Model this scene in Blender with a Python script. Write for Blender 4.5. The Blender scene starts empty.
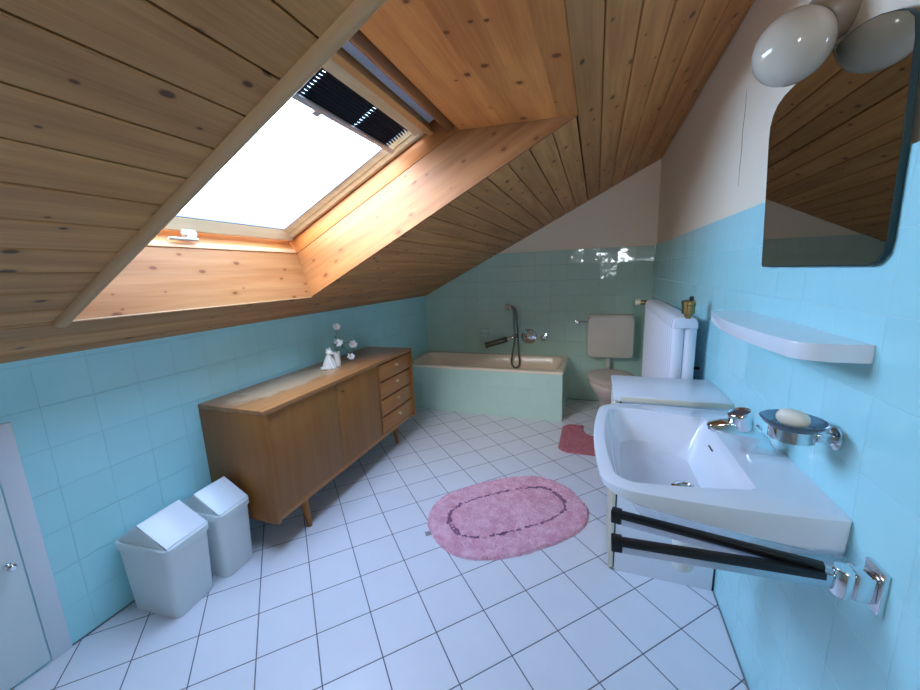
import bpy, bmesh, math, random
from mathutils import Vector, Matrix, noise
random.seed(7)
PI = math.pi
SC = bpy.context.scene
COL = SC.collection

# ------------------------------------------------------------------ camera
cam_d = bpy.data.cameras.new('camera'); cam = bpy.data.objects.new('camera', cam_d); COL.objects.link(cam)
SC.camera = cam
def view_axes(yaw, pitch, roll):
    cy, sy, cp, sp = math.cos(yaw), math.sin(yaw), math.cos(pitch), math.sin(pitch)
    f = Vector((sy*cp, cy*cp, -sp)); r = Vector((cy, -sy, 0)); u = r.cross(f)
    cr, sr = math.cos(roll), math.sin(roll)
    return cr*r + sr*u, -sr*r + cr*u, f
r_, u_, f_ = view_axes(-0.3509, 0.1892, -0.0365)
M4 = Matrix((r_, u_, -f_)).transposed().to_4x4(); M4.translation = (0, 0, 1.3004)
cam.matrix_world = M4
cam_d.sensor_fit = 'HORIZONTAL'; cam_d.sensor_width = 36.0; cam_d.lens = 373.48/920*36; cam_d.clip_start = 0.01

# ------------------------------------------------------------------ sky, portals, exposure
W = bpy.data.worlds.new('overcast_sky'); SC.world = W; W.use_nodes = True
def hazy_sky(blue, horizon, sunny, sun_dir, spread):
    # blue sky, brighter towards the horizon, with a bright warm hazy part round the hidden sun
    t = W.node_tree; bgn = t.nodes['Background']; N = lambda k: t.nodes.new('ShaderNode'+k)
    tc = N('TexCoord'); dt = N('VectorMath'); dt.operation = 'DOT_PRODUCT'
    t.links.new(tc.outputs['Generated'], dt.inputs[0]); dt.inputs[1].default_value = Vector(sun_dir).normalized()
    mx = N('Math'); mx.operation = 'MAXIMUM'; mx.inputs[1].default_value = 0.0; t.links.new(dt.outputs['Value'], mx.inputs[0])
    pw = N('Math'); pw.operation = 'POWER'; pw.inputs[1].default_value = spread; t.links.new(mx.outputs[0], pw.inputs[0])
    sc = N('VectorMath'); sc.operation = 'SCALE'; sc.inputs[0].default_value = sunny; t.links.new(pw.outputs[0], sc.inputs['Scale'])
    ad = N('VectorMath'); ad.operation = 'ADD'; ad.inputs[1].default_value = blue; t.links.new(sc.outputs[0], ad.inputs[0])
    sx = N('SeparateXYZ'); t.links.new(tc.outputs['Generated'], sx.inputs[0])
    h1 = N('Math'); h1.operation = 'SUBTRACT'; h1.inputs[0].default_value = 1.0; h1.use_clamp = True; t.links.new(sx.outputs[2], h1.inputs[1])
    h2 = N('Math'); h2.operation = 'POWER'; h2.inputs[1].default_value = 2.5; t.links.new(h1.outputs[0], h2.inputs[0])
    hs_ = N('VectorMath'); hs_.operation = 'SCALE'; hs_.inputs[0].default_value = horizon; t.links.new(h2.outputs[0], hs_.inputs['Scale'])
    a2 = N('VectorMath'); a2.operation = 'ADD'; t.links.new(ad.outputs[0], a2.inputs[0]); t.links.new(hs_.outputs[0], a2.inputs[1])
    t.links.new(a2.outputs[0], bgn.inputs[0]); bgn.inputs[1].default_value = 1.0
hazy_sky((5.6, 7.9, 12.2), (6.2, 9.4, 14.0), (30.0, 25.5, 20.0), (-0.15, -0.95, 0.22), 6.0)
SC.view_settings.view_transform = 'Standard'; SC.view_settings.look = 'None'
SC.view_settings.exposure = 0.54; SC.view_settings.gamma = 1.0; SC.view_settings.use_curve_mapping = False
SC.cycles.max_bounces = 16; SC.cycles.diffuse_bounces = 10; SC.cycles.glossy_bounces = 6
SC.cycles.transmission_bounces = 8; SC.cycles.transparent_max_bounces = 12
SC.cycles.sample_clamp_indirect = 8.0

# ------------------------------------------------------------------ the room's measurements
XL, XR, YB, YF = -1.7824, 0.485, 3.7995, -1.6       # left, right, back, front wall faces
ZK, SL, ZP = 1.0685, 0.4972, 1.4835                  # knee wall height, roof slope, top of tiles
AL = math.atan(SL); CA, SA = math.cos(AL), math.sin(AL)
U0, U1, Y0, Y1, WW = 0.301, 1.890, 0.665, 1.72, 0.2437   # skylight shaft opening in the slope
def ceil_z(x): return ZK + SL*(x - XL)
SLOPE = Matrix.Translation((XL, 0, ZK)) @ Matrix.Rotation(-AL, 4, 'Y')

def portal(name, mat, sx, sy):
    l = bpy.data.lights.new(name, 'AREA'); l.shape = 'RECTANGLE'; l.size = sx; l.size_y = sy
    l.cycles.is_portal = True
    o = bpy.data.objects.new(name, l); COL.objects.link(o); o.matrix_world = mat
portal('skylight_portal', SLOPE @ Matrix.Translation(((0.345+1.445)/2, (Y0+Y1)/2, 0.44)), 1.2, 1.15)
portal('gable_window_portal', Matrix.Translation((0.21, YF-0.12, 1.63)) @ Matrix.Rotation(PI/2, 4, 'X'), 0.42, 0.46)

# ------------------------------------------------------------------ materials
def lin(c):
    return tuple(((v/255)/12.92 if v/255 <= 0.04045 else ((v/255+0.055)/1.055)**2.4) for v in c) + (1,)
def mat(name, rgb, rough=0.5, metal=0.0, spec=0.5, coat=0.0):
    m = bpy.data.materials.new(name); m.use_nodes = True
    b = m.node_tree.nodes['Principled BSDF']
    b.inputs['Base Color'].default_value = lin(rgb); b.inputs['Roughness'].default_value = rough
    b.inputs['Metallic'].default_value = metal; b.inputs['Specular IOR Level'].default_value = spec
    b.inputs['Coat Weight'].default_value = coat
    return m
class NT:
    """small helper to write node graphs"""
    def __init__(s, m): s.t = m.node_tree; s.b = s.t.nodes.get('Principled BSDF')
    def n(s, kind, **kw):
        nd = s.t.nodes.new('ShaderNode'+kind)
        for k, v in kw.items(): setattr(nd, k, v)
        return nd
    def l(s, a, b): s.t.links.new(a, b)
    def math(s, op, a, b=None, c=None):
        nd = s.n('Math', operation=op)
        for i, v in enumerate((a, b, c)):
            if v is None: continue
            if isinstance(v, (int, float)): nd.inputs[i].default_value = v
            else: s.l(v, nd.inputs[i])
        return nd.outputs[0]
    def mix(s, f, a, b, blend='MIX'):
        nd = s.n('Mix', data_type='RGBA', blend_type=blend)
        for i, v in ((0, f), (6, a), (7, b)):
            if isinstance(v, (int, float)): nd.inputs[i].default_value = v
            elif isinstance(v, tuple): nd.inputs[i].default_value = v
            else: s.l(v, nd.inputs[i])
        return nd.outputs[2]
    def coords(s, kind='Object'):
        return s.n('TexCoord').outputs[kind]
    def sep(s, v):
        nd = s.n('SeparateXYZ'); s.l(v, nd.inputs[0]); return nd.outputs
    def comb(s, x, y, z):
        nd = s.n('CombineXYZ')
        for i, v in enumerate((x, y, z)):
            if isinstance(v, (int, float)): nd.inputs[i].default_value = v
            else: s.l(v, nd.inputs[i])
        return nd.outputs[0]
    def noise(s, v, scale, detail=3, rough=0.5):
        nd = s.n('TexNoise'); s.l(v, nd.inputs['Vector']); nd.inputs['Scale'].default_value = scale
        nd.inputs['Detail'].default_value = detail; nd.inputs['Roughness'].default_value = rough
        return nd.outputs['Fac']
    def ramp(s, f, stops):
        nd = s.n('ValToRGB'); s.l(f, nd.inputs[0]); e = nd.color_ramp.elements
        while len(e) < len(stops): e.new(0.5)
        for el, (p, c) in zip(e, stops): el.position = p; el.color = c
        return nd.outputs[0]
    def smooth(s, v, a, b):
        nd = s.n('MapRange', interpolation_type='SMOOTHSTEP'); s.l(v, nd.inputs[0])
        nd.inputs[1].default_value = a; nd.inputs[2].default_value = b; return nd.outputs[0]
    def bump(s, h, strength, dist=0.01, normal=None):
        nd = s.n('Bump'); s.l(h, nd.inputs['Height']); nd.inputs['Strength'].default_value = strength
        nd.inputs['Distance'].default_value = dist
        if normal is not None: s.l(normal, nd.inputs['Normal'])
        return nd.outputs[0]

def wood(name, light, dark, knot=None, along=1, across=0, pitch=0.107, offset=0.0, rough=0.45, knots=0.6,
         contrast=1.0, kscale=(9, 5), kthr=0.062, coat=0.0, spec=0.35):
    m = mat(name, light, rough, 0, spec, coat); g = NT(m)
    o = g.sep(g.coords()); a, c = o[across], o[along]
    third = o[3-along-across]
    c2 = g.math('ADD', a, g.math('MULTIPLY', third, 0.73))
    board = g.math('FLOOR', g.math('DIVIDE', g.math('SUBTRACT', a, offset), pitch))
    wn = g.n('TexWhiteNoise', noise_dimensions='1D'); g.l(board, wn.inputs['W'])
    rnd = wn.outputs['Value']
    shift = g.math('MULTIPLY', rnd, 7.3)
    v = g.comb(g.math('MULTIPLY', c2, 26), g.math('ADD', g.math('MULTIPLY', c, 1.6), shift), shift)
    n1 = g.noise(v, 1.0, 4, 0.55)
    v2 = g.comb(g.math('MULTIPLY', c2, 240), g.math('MULTIPLY', c, 5), shift)
    n2 = g.noise(v2, 1.0, 2)
    grain = g.math('ADD', g.math('MULTIPLY', n1, 0.75), g.math('MULTIPLY', n2, 0.25))
    col = g.mix(g.smooth(grain, 0.5-0.22/contrast, 0.5+0.24/contrast), lin(light), lin(dark))
    tone = g.math('ADD', 0.86, g.math('MULTIPLY', rnd, 0.26))
    tc = g.n('CombineColor')
    for i in range(3): g.l(tone, tc.inputs[i])
    col = g.mix(1.0, col, tc.outputs[0], 'MULTIPLY')
    if knot:
        kv = g.comb(g.math('MULTIPLY', c2, kscale[0]), g.math('ADD', g.math('MULTIPLY', c, kscale[1]), shift), 0)
        vo = g.n('TexVoronoi', voronoi_dimensions='2D'); g.l(kv, vo.inputs['Vector']); vo.inputs['Scale'].default_value = 1
        present = g.math('LESS_THAN', g.sep(vo.outputs['Color'])[0], knots)
        size = g.math('ADD', 0.35, g.math('MULTIPLY', g.sep(vo.outputs['Color'])[1], 0.9))
        d = g.math('DIVIDE', vo.outputs['Distance'], size)
        ring = g.math('MULTIPLY', present, g.math('SUBTRACT', 1, g.smooth(d, kthr*0.9, kthr*2.6)))
        core = g.math('MULTIPLY', present, g.math('SUBTRACT', 1, g.smooth(d, kthr*0.55, kthr*1.15)))
        col = g.mix(g.math('MULTIPLY', ring, 0.45), col, lin(dark))
        col = g.mix(g.math('MULTIPLY', core, 0.85), col, lin(knot))
    g.l(col, g.b.inputs['Base Color'])
    g.l(g.bump(grain, 0.06, 0.004), g.b.inputs['Normal'])
    return m

def tiles(name, ax, c1, c2, grout, size=0.15, off=(0, 0), rot=0.0, gw=0.0025, rough=0.12, wave=0.05, spec=0.5, stain=0.0):
    m = mat(name, c1, rough, 0, spec); g = NT(m)
    o = g.sep(g.coords())
    x = g.math('SUBTRACT', o[ax[0]], off[0]); y = g.math('SUBTRACT', o[ax[1]], off[1])
    if rot:
        c, s = math.cos(rot), math.sin(rot)
        x, y = (g.math('ADD', g.math('MULTIPLY', x, c), g.math('MULTIPLY', y, s)),
                g.math('SUBTRACT', g.math('MULTIPLY', y, c), g.math('MULTIPLY', x, s)))
    v = g.comb(x, y, 0)
    br = g.n('TexBrick', offset=0.0, squash=1.0); g.l(v, br.inputs['Vector'])
    br.inputs['Scale'].default_value = 1.0; br.inputs['Mortar Size'].default_value = gw/2
    br.inputs['Mortar Smooth'].default_value = 0.15
    br.inputs['Brick Width'].default_value = size; br.inputs['Row Height'].default_value = size
    br.inputs['Color1'].default_value = lin(c1); br.inputs['Color2'].default_value = lin(c2)
    br.inputs['Mortar'].default_value = lin(grout)
    col = br.outputs['Color']
    n = g.noise(v, 9.0, 3)
    col = g.mix(0.10, col, g.ramp(n, [(0.3, (0.7, 0.7, 0.7, 1)), (0.7, (1, 1, 1, 1))]), 'MULTIPLY')
    if stain:
        n3 = g.noise(v, 60, 2, 0.7)
        col = g.mix(g.math('MULTIPLY', g.smooth(n3, 0.74, 0.80), stain), col, lin((130, 118, 105)))
    g.l(col, g.b.inputs['Base Color'])
    # every tile is tilted and domed a little
    fx = g.math('FLOOR', g.math('DIVIDE', x, size)); fy = g.math('FLOOR', g.math('DIVIDE', y, size))
    wn = g.n('TexWhiteNoise', noise_dimensions='2D'); g.l(g.comb(fx, fy, 0), wn.inputs['Vector'])
    w = g.sep(wn.outputs['Color'])
    tilt = g.math('ADD', g.math('MULTIPLY', x, g.math('SUBTRACT', w[0], 0.5)), g.math('MULTIPLY', y, g.math('SUBTRACT', w[1], 0.5)))
    tilt = g.math('MULTIPLY', tilt, wave*0.4)
    h = g.math('ADD', tilt, g.math('MULTIPLY', g.noise(v, 14, 1), wave*0.012))
    h = g.math('SUBTRACT', h, g.math('MULTIPLY', br.outputs['Fac'], 0.0004))
    g.l(g.bump(h, 1.0, 1.0), g.b.inputs['Normal'])
    g.l(g.math('ADD', rough, g.math('MULTIPLY', br.outputs['Fac'], 0.5)), g.b.inputs['Roughness'])
    return m

def pane_mat(name, tint=(1, 1, 1, 1)):
    m = bpy.data.materials.new(name); m.use_nodes = True; t = m.node_tree
    t.nodes.remove(t.nodes['Principled BSDF']); out = t.nodes['Material Output']
    tr = t.nodes.new('ShaderNodeBsdfTransparent'); tr.inputs[0].default_value = tint
    gl = t.nodes.new('ShaderNodeBsdfGlossy'); gl.inputs['Roughness'].default_value = 0.02
    lw = t.nodes.new('ShaderNodeLayerWeight'); pw = t.nodes.new('ShaderNodeMath'); pw.operation = 'POWER'; pw.inputs[1].default_value = 5
    t.links.new(lw.outputs['Facing'], pw.inputs[0]); lw.inputs['Blend'].default_value = 0.5
    fr = t.nodes.new('ShaderNodeMath'); fr.operation = 'MULTIPLY_ADD'; fr.inputs[1].default_value = 0.9; fr.inputs[2].default_value = 0.04
    t.links.new(pw.outputs[0], fr.inputs[0])
    mx = t.nodes.new('ShaderNodeMixShader')
    t.links.new(fr.outputs[0], mx.inputs[0]); t.links.new(tr.outputs[0], mx.inputs[1]); t.links.new(gl.outputs[0], mx.inputs[2])
    t.links.new(mx.outputs[0], out.inputs[0]); return m

TURQ = ((174, 233, 240), (177, 235, 242))
M = {}
M['tile_left'] = tiles('turquoise_tile_left', (1, 2), *TURQ, (166, 222, 230), off=(0.655, 0))
M['tile_right'] = tiles('turquoise_tile_right', (1, 2), *TURQ, (186, 236, 242), off=(0.87, 0))
M['tile_back'] = tiles('turquoise_tile_back_warm_lit', (0, 2), (184, 214, 200), (187, 216, 202), (190, 217, 204), off=(-0.42, 0), rough=0.07, wave=0.16)  # same tile as the side walls, warm light at the back put into its colour
M['tile_tub'] = tiles('turquoise_tile_tub', (0, 2), (190, 222, 210), (194, 225, 213), (196, 226, 214), off=(0.045, -0.02), rough=0.2)
M['tile_tub_end'] = tiles('turquoise_tile_tub_end', (1, 2), (190, 222, 210), (194, 225, 213), (196, 226, 214), off=(0.0, -0.02), rough=0.2)
M['floor'] = tiles('white_floor_tile', (0, 1), (220, 222, 231), (224, 225, 233), (108, 108, 118), size=0.2, off=(-0.6586, 1.1849), rot=0.791,
                   gw=0.0045, rough=0.32, wave=0.02, stain=0.5)
M['pine'] = wood('knotty_pine_ceiling', (210, 150, 90), (170, 112, 60), (70, 38, 22), along=1, across=0, pitch=0.107, offset=1.4579, knots=0.85, kthr=0.078)
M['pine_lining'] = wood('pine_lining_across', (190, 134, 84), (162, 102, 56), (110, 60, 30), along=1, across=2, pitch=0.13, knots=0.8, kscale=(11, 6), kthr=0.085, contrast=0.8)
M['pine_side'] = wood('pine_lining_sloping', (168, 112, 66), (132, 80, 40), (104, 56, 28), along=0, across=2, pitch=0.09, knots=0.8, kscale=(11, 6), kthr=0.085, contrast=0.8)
M['pine_frame'] = wood('lacquered_pine_frame', (228, 170, 104), (200, 134, 72), along=1, across=0, pitch=3, contrast=0.7)
M['sash_wood'] = wood('pale_sash_wood', (226, 206, 168), (205, 178, 132), along=1, across=0, pitch=3, contrast=0.7)
M['brown_bar'] = mat('brown_varnished_bar', (126, 80, 46), 0.35)
M['grey_flap'] = mat('grey_vent_metal', (206, 214, 226), 0.5, 0.0)
M['moulding'] = wood('moulding_wood', (204, 158, 112), (184, 138, 94), along=0, across=1, pitch=3, contrast=0.7)
M['roof'] = mat('roof_underlay', (70, 52, 38), 0.9)
M['plaster'] = mat('white_plaster', (244, 230, 208), 0.85)
g = NT(M['plaster']); g.l(g.bump(g.noise(g.coords(), 90, 4), 0.15, 0.002), g.b.inputs['Normal'])
M['white_paint'] = mat('white_door_paint', (218, 228, 230), 0.4)
M['frame_paint'] = mat('white_frame_paint', (222, 228, 236), 0.45)
M['chrome'] = mat('chrome', (225, 228, 232), 0.07, 1.0)
M['chrome_soft'] = mat('brushed_chrome', (200, 204, 212), 0.22, 1.0)
M['hose_metal'] = mat('dull_chrome_hose', (120, 120, 114), 0.3, 0.9)
M['dark_metal'] = mat('dark_metal', (40, 36, 34), 0.4, 0.6)
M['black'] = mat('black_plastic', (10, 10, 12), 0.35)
M['ceramic'] = mat('white_ceramic', (226, 230, 238), 0.09, 0, 0.5, 0.3)
M['beige_ceramic'] = mat('beige_ceramic', (206, 188, 176), 0.12, 0, 0.5, 0.3)
M['tub_enamel'] = mat('cream_enamel', (248, 230, 208), 0.2, 0, 0.5, 0.0)
M['grey_plastic'] = mat('beige_cistern_plastic', (222, 212, 200), 0.25)
M['white_plastic'] = mat('white_bin_plastic', (222, 229, 230), 0.38)
M['lid_plastic'] = mat('white_lid_plastic', (228, 233, 240), 0.34)
M['white_metal'] = mat('white_radiator_enamel', (226, 228, 238), 0.25)
M['pull'] = mat('pale_brass_pull', (226, 206, 170), 0.3, 0.3)
M['brass'] = mat('brass', (160, 132, 84), 0.35, 1.0)
M['cabinet'] = mat('white_cabinet_laminate', (226, 230, 238), 0.22)
M['cabinet_edge'] = mat('cream_cabinet_edge', (222, 214, 192), 0.4)
M['teak'] = wood('walnut_veneer', (192, 128, 72), (156, 98, 50), along=1, across=0, pitch=3, contrast=0.7, rough=0.33, coat=0.15)
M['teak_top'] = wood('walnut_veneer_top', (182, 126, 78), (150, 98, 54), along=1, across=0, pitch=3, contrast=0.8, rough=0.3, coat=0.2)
g = NT(M['teak_top'])      # a pale, blotchy patch on the sideboard top
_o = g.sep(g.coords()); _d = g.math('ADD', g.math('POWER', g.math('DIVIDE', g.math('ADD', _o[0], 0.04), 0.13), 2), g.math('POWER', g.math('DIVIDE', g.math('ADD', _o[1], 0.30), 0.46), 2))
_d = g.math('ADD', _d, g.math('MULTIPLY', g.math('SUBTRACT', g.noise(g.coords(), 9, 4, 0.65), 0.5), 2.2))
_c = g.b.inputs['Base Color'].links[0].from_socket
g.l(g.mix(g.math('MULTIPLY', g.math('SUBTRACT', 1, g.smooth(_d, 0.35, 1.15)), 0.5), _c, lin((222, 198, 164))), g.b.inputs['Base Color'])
M['teak_v'] = wood('walnut_veneer_upright', (166, 112, 58), (146, 94, 46), along=2, across=1, pitch=0.47, offset=0.02, contrast=0.6, rough=0.36)
M['teak_end'] = wood('walnut_veneer_end', (162, 104, 48), (138, 84, 36), along=2, across=0, pitch=3, contrast=0.6, rough=0.36)
M['teak_dark'] = mat('dark_shadow_gap_wood', (52, 30, 18), 0.6)
M['mirror'] = mat('mirror_silver', (184, 182, 176), 0.0, 1.0)
M['mirror_edge'] = mat('dark_green_glass_edge', (8, 44, 46), 0.6)
M['globe'] = mat('opal_glass', (196, 186, 170), 0.06, 0, 0.5, 0.3)
M['holder'] = mat('beige_lamp_holder', (150, 132, 112), 0.4)
M['soap'] = mat('cream_soap', (236, 228, 208), 0.35)
M['porcelain'] = mat('white_porcelain', (240, 236, 228), 0.2)
M['petal'] = mat('white_petal', (236, 238, 248), 0.6)
M['leaf'] = mat('green_stem', (70, 110, 60), 0.6)
M['yellow'] = mat('yellow_stamen', (226, 196, 80), 0.6)
M['trap'] = mat('white_trap_plastic', (214, 214, 212), 0.3)
M['blind'] = mat('navy_pleated_fabric', (26, 30, 42), 0.8)
M['rail'] = mat('pale_blind_rail', (196, 188, 182), 0.4)
M['handle'] = mat('white_handle_plastic', (206, 200, 192), 0.3)
M['crack'] = mat('dark_crack', (96, 84, 74), 0.9)
M['seal'] = mat('grey_floor_joint', (120, 130, 138), 0.8)
M['dish'] = mat('smoke_blue_glass', (132, 152, 170), 0.03)
M['dish'].node_tree.nodes['Principled BSDF'].inputs['Transmission Weight'].default_value = 0.85
M['pane'] = pane_mat('window_glass', (0.96, 0.98, 0.98, 1))
def plush(name, a, b):
    m = mat(name, a, 0.95, 0, 0.1); g = NT(m); c = g.coords()
    n = g.math('ADD', g.math('MULTIPLY', g.noise(c, 26, 3), 0.6), g.math('MULTIPLY', g.noise(c, 160, 2), 0.4))
    g.l(g.mix(g.smooth(n, 0.35, 0.65), lin(a), lin(b)), g.b.inputs['Base Color'])
    g.b.inputs['Sheen Weight'].default_value = 0.3
    return m
M['rug'] = plush('pink_plush', (212, 148, 168), (234, 184, 200))
M['rug_line'] = plush('mauve_plush', (112, 72, 100), (150, 98, 128))
M['mat'] = plush('dusky_pink_plush', (168, 88, 100), (190, 112, 122))

# ------------------------------------------------------------------ mesh helpers
class MB:
    def __init__(s): s.v = []; s.f = []; s.m = []
    def add(s, vs, fs, mi=0, tf=None):
        o = len(s.v)
        s.v += [tuple(tf @ Vector(v)) if tf else tuple(v) for v in vs]
        s.f += [tuple(i+o for i in f) for f in fs]; s.m += [mi]*len(fs); return s
    def box(s, a, b, mi=0, tf=None, bevel=0.0, seg=2):
        bm = bmesh.new(); bmesh.ops.create_cube(bm, size=1.0)
        for v in bm.verts:
            v.co = Vector([(a[i]+b[i])/2 + v.co[i]*(b[i]-a[i]) for i in range(3)])
        if bevel: bmesh.ops.bevel(bm, geom=bm.edges[:], offset=bevel, segments=seg, profile=0.5, affect='EDGES')
        bm.verts.index_update()
        s.add([v.co for v in bm.verts], [[v.index for v in f.verts] for f in bm.faces], mi, tf); bm.free(); return s
    def loft(s, rings, caps=(True, True), mi=0, tf=None, closed=True):
        n = len(rings[0]); vs = [p for r in rings for p in r]; fs = []
        for i in range(len(rings)-1):
            for j in range(n if closed else n-1):
                k = (j+1) % n
                fs.append((i*n+j, i*n+k, (i+1)*n+k, (i+1)*n+j))
        if caps[0]: fs.append(tuple(range(n-1, -1, -1)))
        if caps[1]: fs.append(tuple((len(rings)-1)*n+j for j in range(n)))
        return s.add(vs, fs, mi, tf)
    def lathe(s, prof, n=32, tf=None, mi=0, caps=(True, True)):
        return s.loft([[(r*math.cos(2*PI*j/n), r*math.sin(2*PI*j/n), z) for j in range(n)] for r, z in prof], caps, mi, tf)
    def tube(s, pts, r, n=12, mi=0, caps=True, tf=None):
        pts = [Vector(p) for p in pts]; rings = []; up = None
        for i, p in enumerate(pts):
            d = (pts[min(i+1, len(pts)-1)] - pts[max(i-1, 0)]).normalized()
            if up is None: up = d.orthogonal().normalized()
            up = (up - d*up.dot(d)).normalized(); sd = d.cross(up)
            rr = r[i] if isinstance(r, (list, tuple)) else r
            rings.append([tuple(p + (up*math.cos(2*PI*j/n) + sd*math.sin(2*PI*j/n))*rr) for j in range(n)])
        return s.loft(rings, (caps, caps), mi, tf)
    def ball(s, c, r, n=24, m=14, mi=0, tf=None):
        r = r if isinstance(r, (tuple, list)) else (r, r, r)
        rings = [[(c[0]+r[0]*math.sin(PI*i/m)*math.cos(2*PI*j/n), c[1]+r[1]*math.sin(PI*i/m)*math.sin(2*PI*j/n), c[2]-r[2]*math.cos(PI*i/m))
                  for j in range(n)] for i in range(1, m)]
        return s.loft(rings, (True, True), mi, tf)
    def build(s, name, mats, parent=None, loc=None, smooth=35, bevel=0.0, world=False, kind=None):
        me = bpy.data.meshes.new(name); me.from_pydata(s.v, [], s.f)
        mats = mats if isinstance(mats, (list, tuple)) else [mats]
        for m in mats: me.materials.append(M[m] if isinstance(m, str) else m)
        for p, mi in zip(me.polygons, s.m): p.material_index = mi
        bm = bmesh.new(); bm.from_mesh(me)
        bmesh.ops.recalc_face_normals(bm, faces=bm.faces[:])
        if bevel:
            ed = [e for e in bm.edges if len(e.link_faces) == 2 and e.calc_face_angle(0) > 0.9]
            bmesh.ops.bevel(bm, geom=ed, offset=bevel, segments=2, profile=0.5, affect='EDGES', clamp_overlap=True)
        for f in bm.faces: f.smooth = smooth > 0
        for e in bm.edges:
            if len(e.link_faces) == 2 and e.calc_face_angle(0) > math.radians(smooth): e.smooth = False
        bm.to_mesh(me); bm.free()
        o = bpy.data.objects.new(name, me); COL.objects.link(o)
        if parent is not None: o.parent = parent
        if loc is not None: o.location = loc
        if kind: o['kind'] = kind
        return o
def tag(o, label=None, cat=None, group=None, kind=None):
    if label: o['label'] = label
    if cat: o['category'] = cat
    if group: o['group'] = group
    if kind: o['kind'] = kind
    return o
def thing(name, label, cat, loc=(0, 0, 0), rz=0.0, group=None, kind=None):
    o = bpy.data.objects.new(name, None); COL.objects.link(o); o.location = loc; o.rotation_euler = (0, 0, rz)
    o.empty_display_size = 0.05
    return tag(o, label, cat, group, kind)
def T(*p): return Matrix.Translation(p)
def R(a, ax): return Matrix.Rotation(a, 4, ax)
def axis_tf(p, d):
    """frame at p whose z axis points along d"""
    return T(*p) @ Vector(d).to_track_quat('Z', 'Y').to_matrix().to_4x4()
def rrect(x0, x1, y0, y1, r, z, n=8, bulge=None):
    pts = []
    for cx, cy, a0 in ((x1-r, y1-r, 0), (x0+r, y1-r, PI/2), (x0+r, y0+r, PI), (x1-r, y0+r, 1.5*PI)):
        for k in range(n+1):
            a = a0 + PI/2*k/n; pts.append((cx + r*math.cos(a), cy + r*math.sin(a), z))
    return pts
def sell(cx, cy, a, b, z, p=2.5, n=48, egg=0.0):
    out = []
    for j in range(n):
        t = 2*PI*j/n; c, s_ = math.cos(t), math.sin(t)
        x = a*math.copysign(abs(c)**(2/p), c); y = b*math.copysign(abs(s_)**(2/p), s_)
        out.append((cx + x*(1 + egg*y/b), cy + y, z))
    return out

# ------------------------------------------------------------------ the setting
tag(MB().box((XL-0.3, YF-0.3, -0.1), (XR+0.3, YB+0.3, 0)).build('floor', 'floor'),
    'white square floor tiles laid diagonally with dark joints', 'floor', kind='structure')
wl = MB().box((XL-0.1, YF-0.1, -0.1), (XL, YB+0.1, ZK+0.01)).build('wall_left', 'tile_left')
tag(wl, 'low turquoise tiled wall under the sloping wooden ceiling', 'wall', kind='structure')
wr = MB().box((XR+0.01, YF-0.1, -0.1), (XR+0.11, YB+0.1, 2.6)).build('wall_right', 'plaster')
tag(wr, 'wall with turquoise tiles below white plaster behind mirror and basin', 'wall', kind='structure')
MB().box((XR, YF, 0), (XR+0.01, YB, ZP)).build('tile_cladding', 'tile_right', wr)
wb = MB().box((XL-0.1, YB+0.01, -0.1), (XR+0.01, YB+0.11, 2.6)).build('wall_back', 'plaster')
tag(wb, 'gable wall behind bathtub and toilet, turquoise tiles below white plaster', 'wall', kind='structure')
# tile cladding of the gable follows the slope on its left
xa = XL + (ZP-ZK)/SL
poly = [(XL, 0), (XR, 0), (XR, ZP), (xa, ZP), (XL, ZK)]
m_ = MB(); m_.loft([[(x, YB, z) for x, z in poly], [(x, YB+0.01, z) for x, z in poly]])
m_.build('tile_cladding', 'tile_back', wb)
# hairline cracks in the plaster
def strip(pts, w, y_axis=True):
    m = MB()
    for (a, b) in zip(pts[:-1], pts[1:]):
        pass
    r0 = [(XR+0.0095, y-w*k, z) for k, (y, z) in zip([0.3+0.7*math.sin(PI*i/(len(pts)-1)) for i in range(len(pts))], pts)]
    r1 = [(XR+0.0095, y+w*k, z) for k, (y, z) in zip([0.3+0.7*math.sin(PI*i/(len(pts)-1)) for i in range(len(pts))], pts)]
    r2 = [(XR+0.0105, p[1], p[2]) for p in r1]; r3 = [(XR+0.0105, p[1], p[2]) for p in r0]
    rings = [[a, b, c, d] for a, b, c, d in zip(r0, r1, r2, r3)]
    return m.loft(rings)
strip([(1.78, 1.92), (1.775, 1.85), (1.782, 1.78), (1.772, 1.71), (1.775, 1.65), (1.768, 1.585)], 0.0022).build('crack', 'crack', wr)
strip([(3.66, 1.53), (3.645, 1.51), (3.65, 1.485)], 0.004).build('crack', 'crack', wr)

# front gable wall (behind the photographer) with a small window
WX0, WX1, WZ0, WZ1 = 0.02, 0.40, 1.42, 1.84
wf = MB()
wf.box((XL-0.1, YF-0.1, -0.1), (WX0, YF, 2.6)); wf.box((WX1, YF-0.1, -0.1), (XR+0.01, YF, 2.6))
wf.box((WX0, YF-0.1, -0.1), (WX1, YF, WZ0)); wf.box((WX0, YF-0.1, WZ1), (WX1, YF, 2.6))
tag(wf.build('wall_front', 'plaster'), 'plastered gable wall opposite the bathtub', 'wall', kind='structure')
w2 = thing('window_2', 'small white framed window in the gable opposite the bathtub', 'window', ((WX0+WX1)/2, YF-0.05, WZ0), kind='structure')
def frame_y(m, x0, x1, z0, z1, y0, y1, t):
    m.box((x0, y0, z0), (x0+t, y1, z1), bevel=.004); m.box((x1-t, y0, z0), (x1, y1, z1), bevel=.004)
    m.box((x0+t, y0, z0), (x1-t, y1, z0+t), bevel=.004); m.box((x0+t, y0, z1-t), (x1-t, y1, z1), bevel=.004)
def rel(m, o):
    l = o.location if o.parent is None else o.parent.location
    m.v = [(v[0]-l[0], v[1]-l[1], v[2]-l[2]) for v in m.v]; return m
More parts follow.
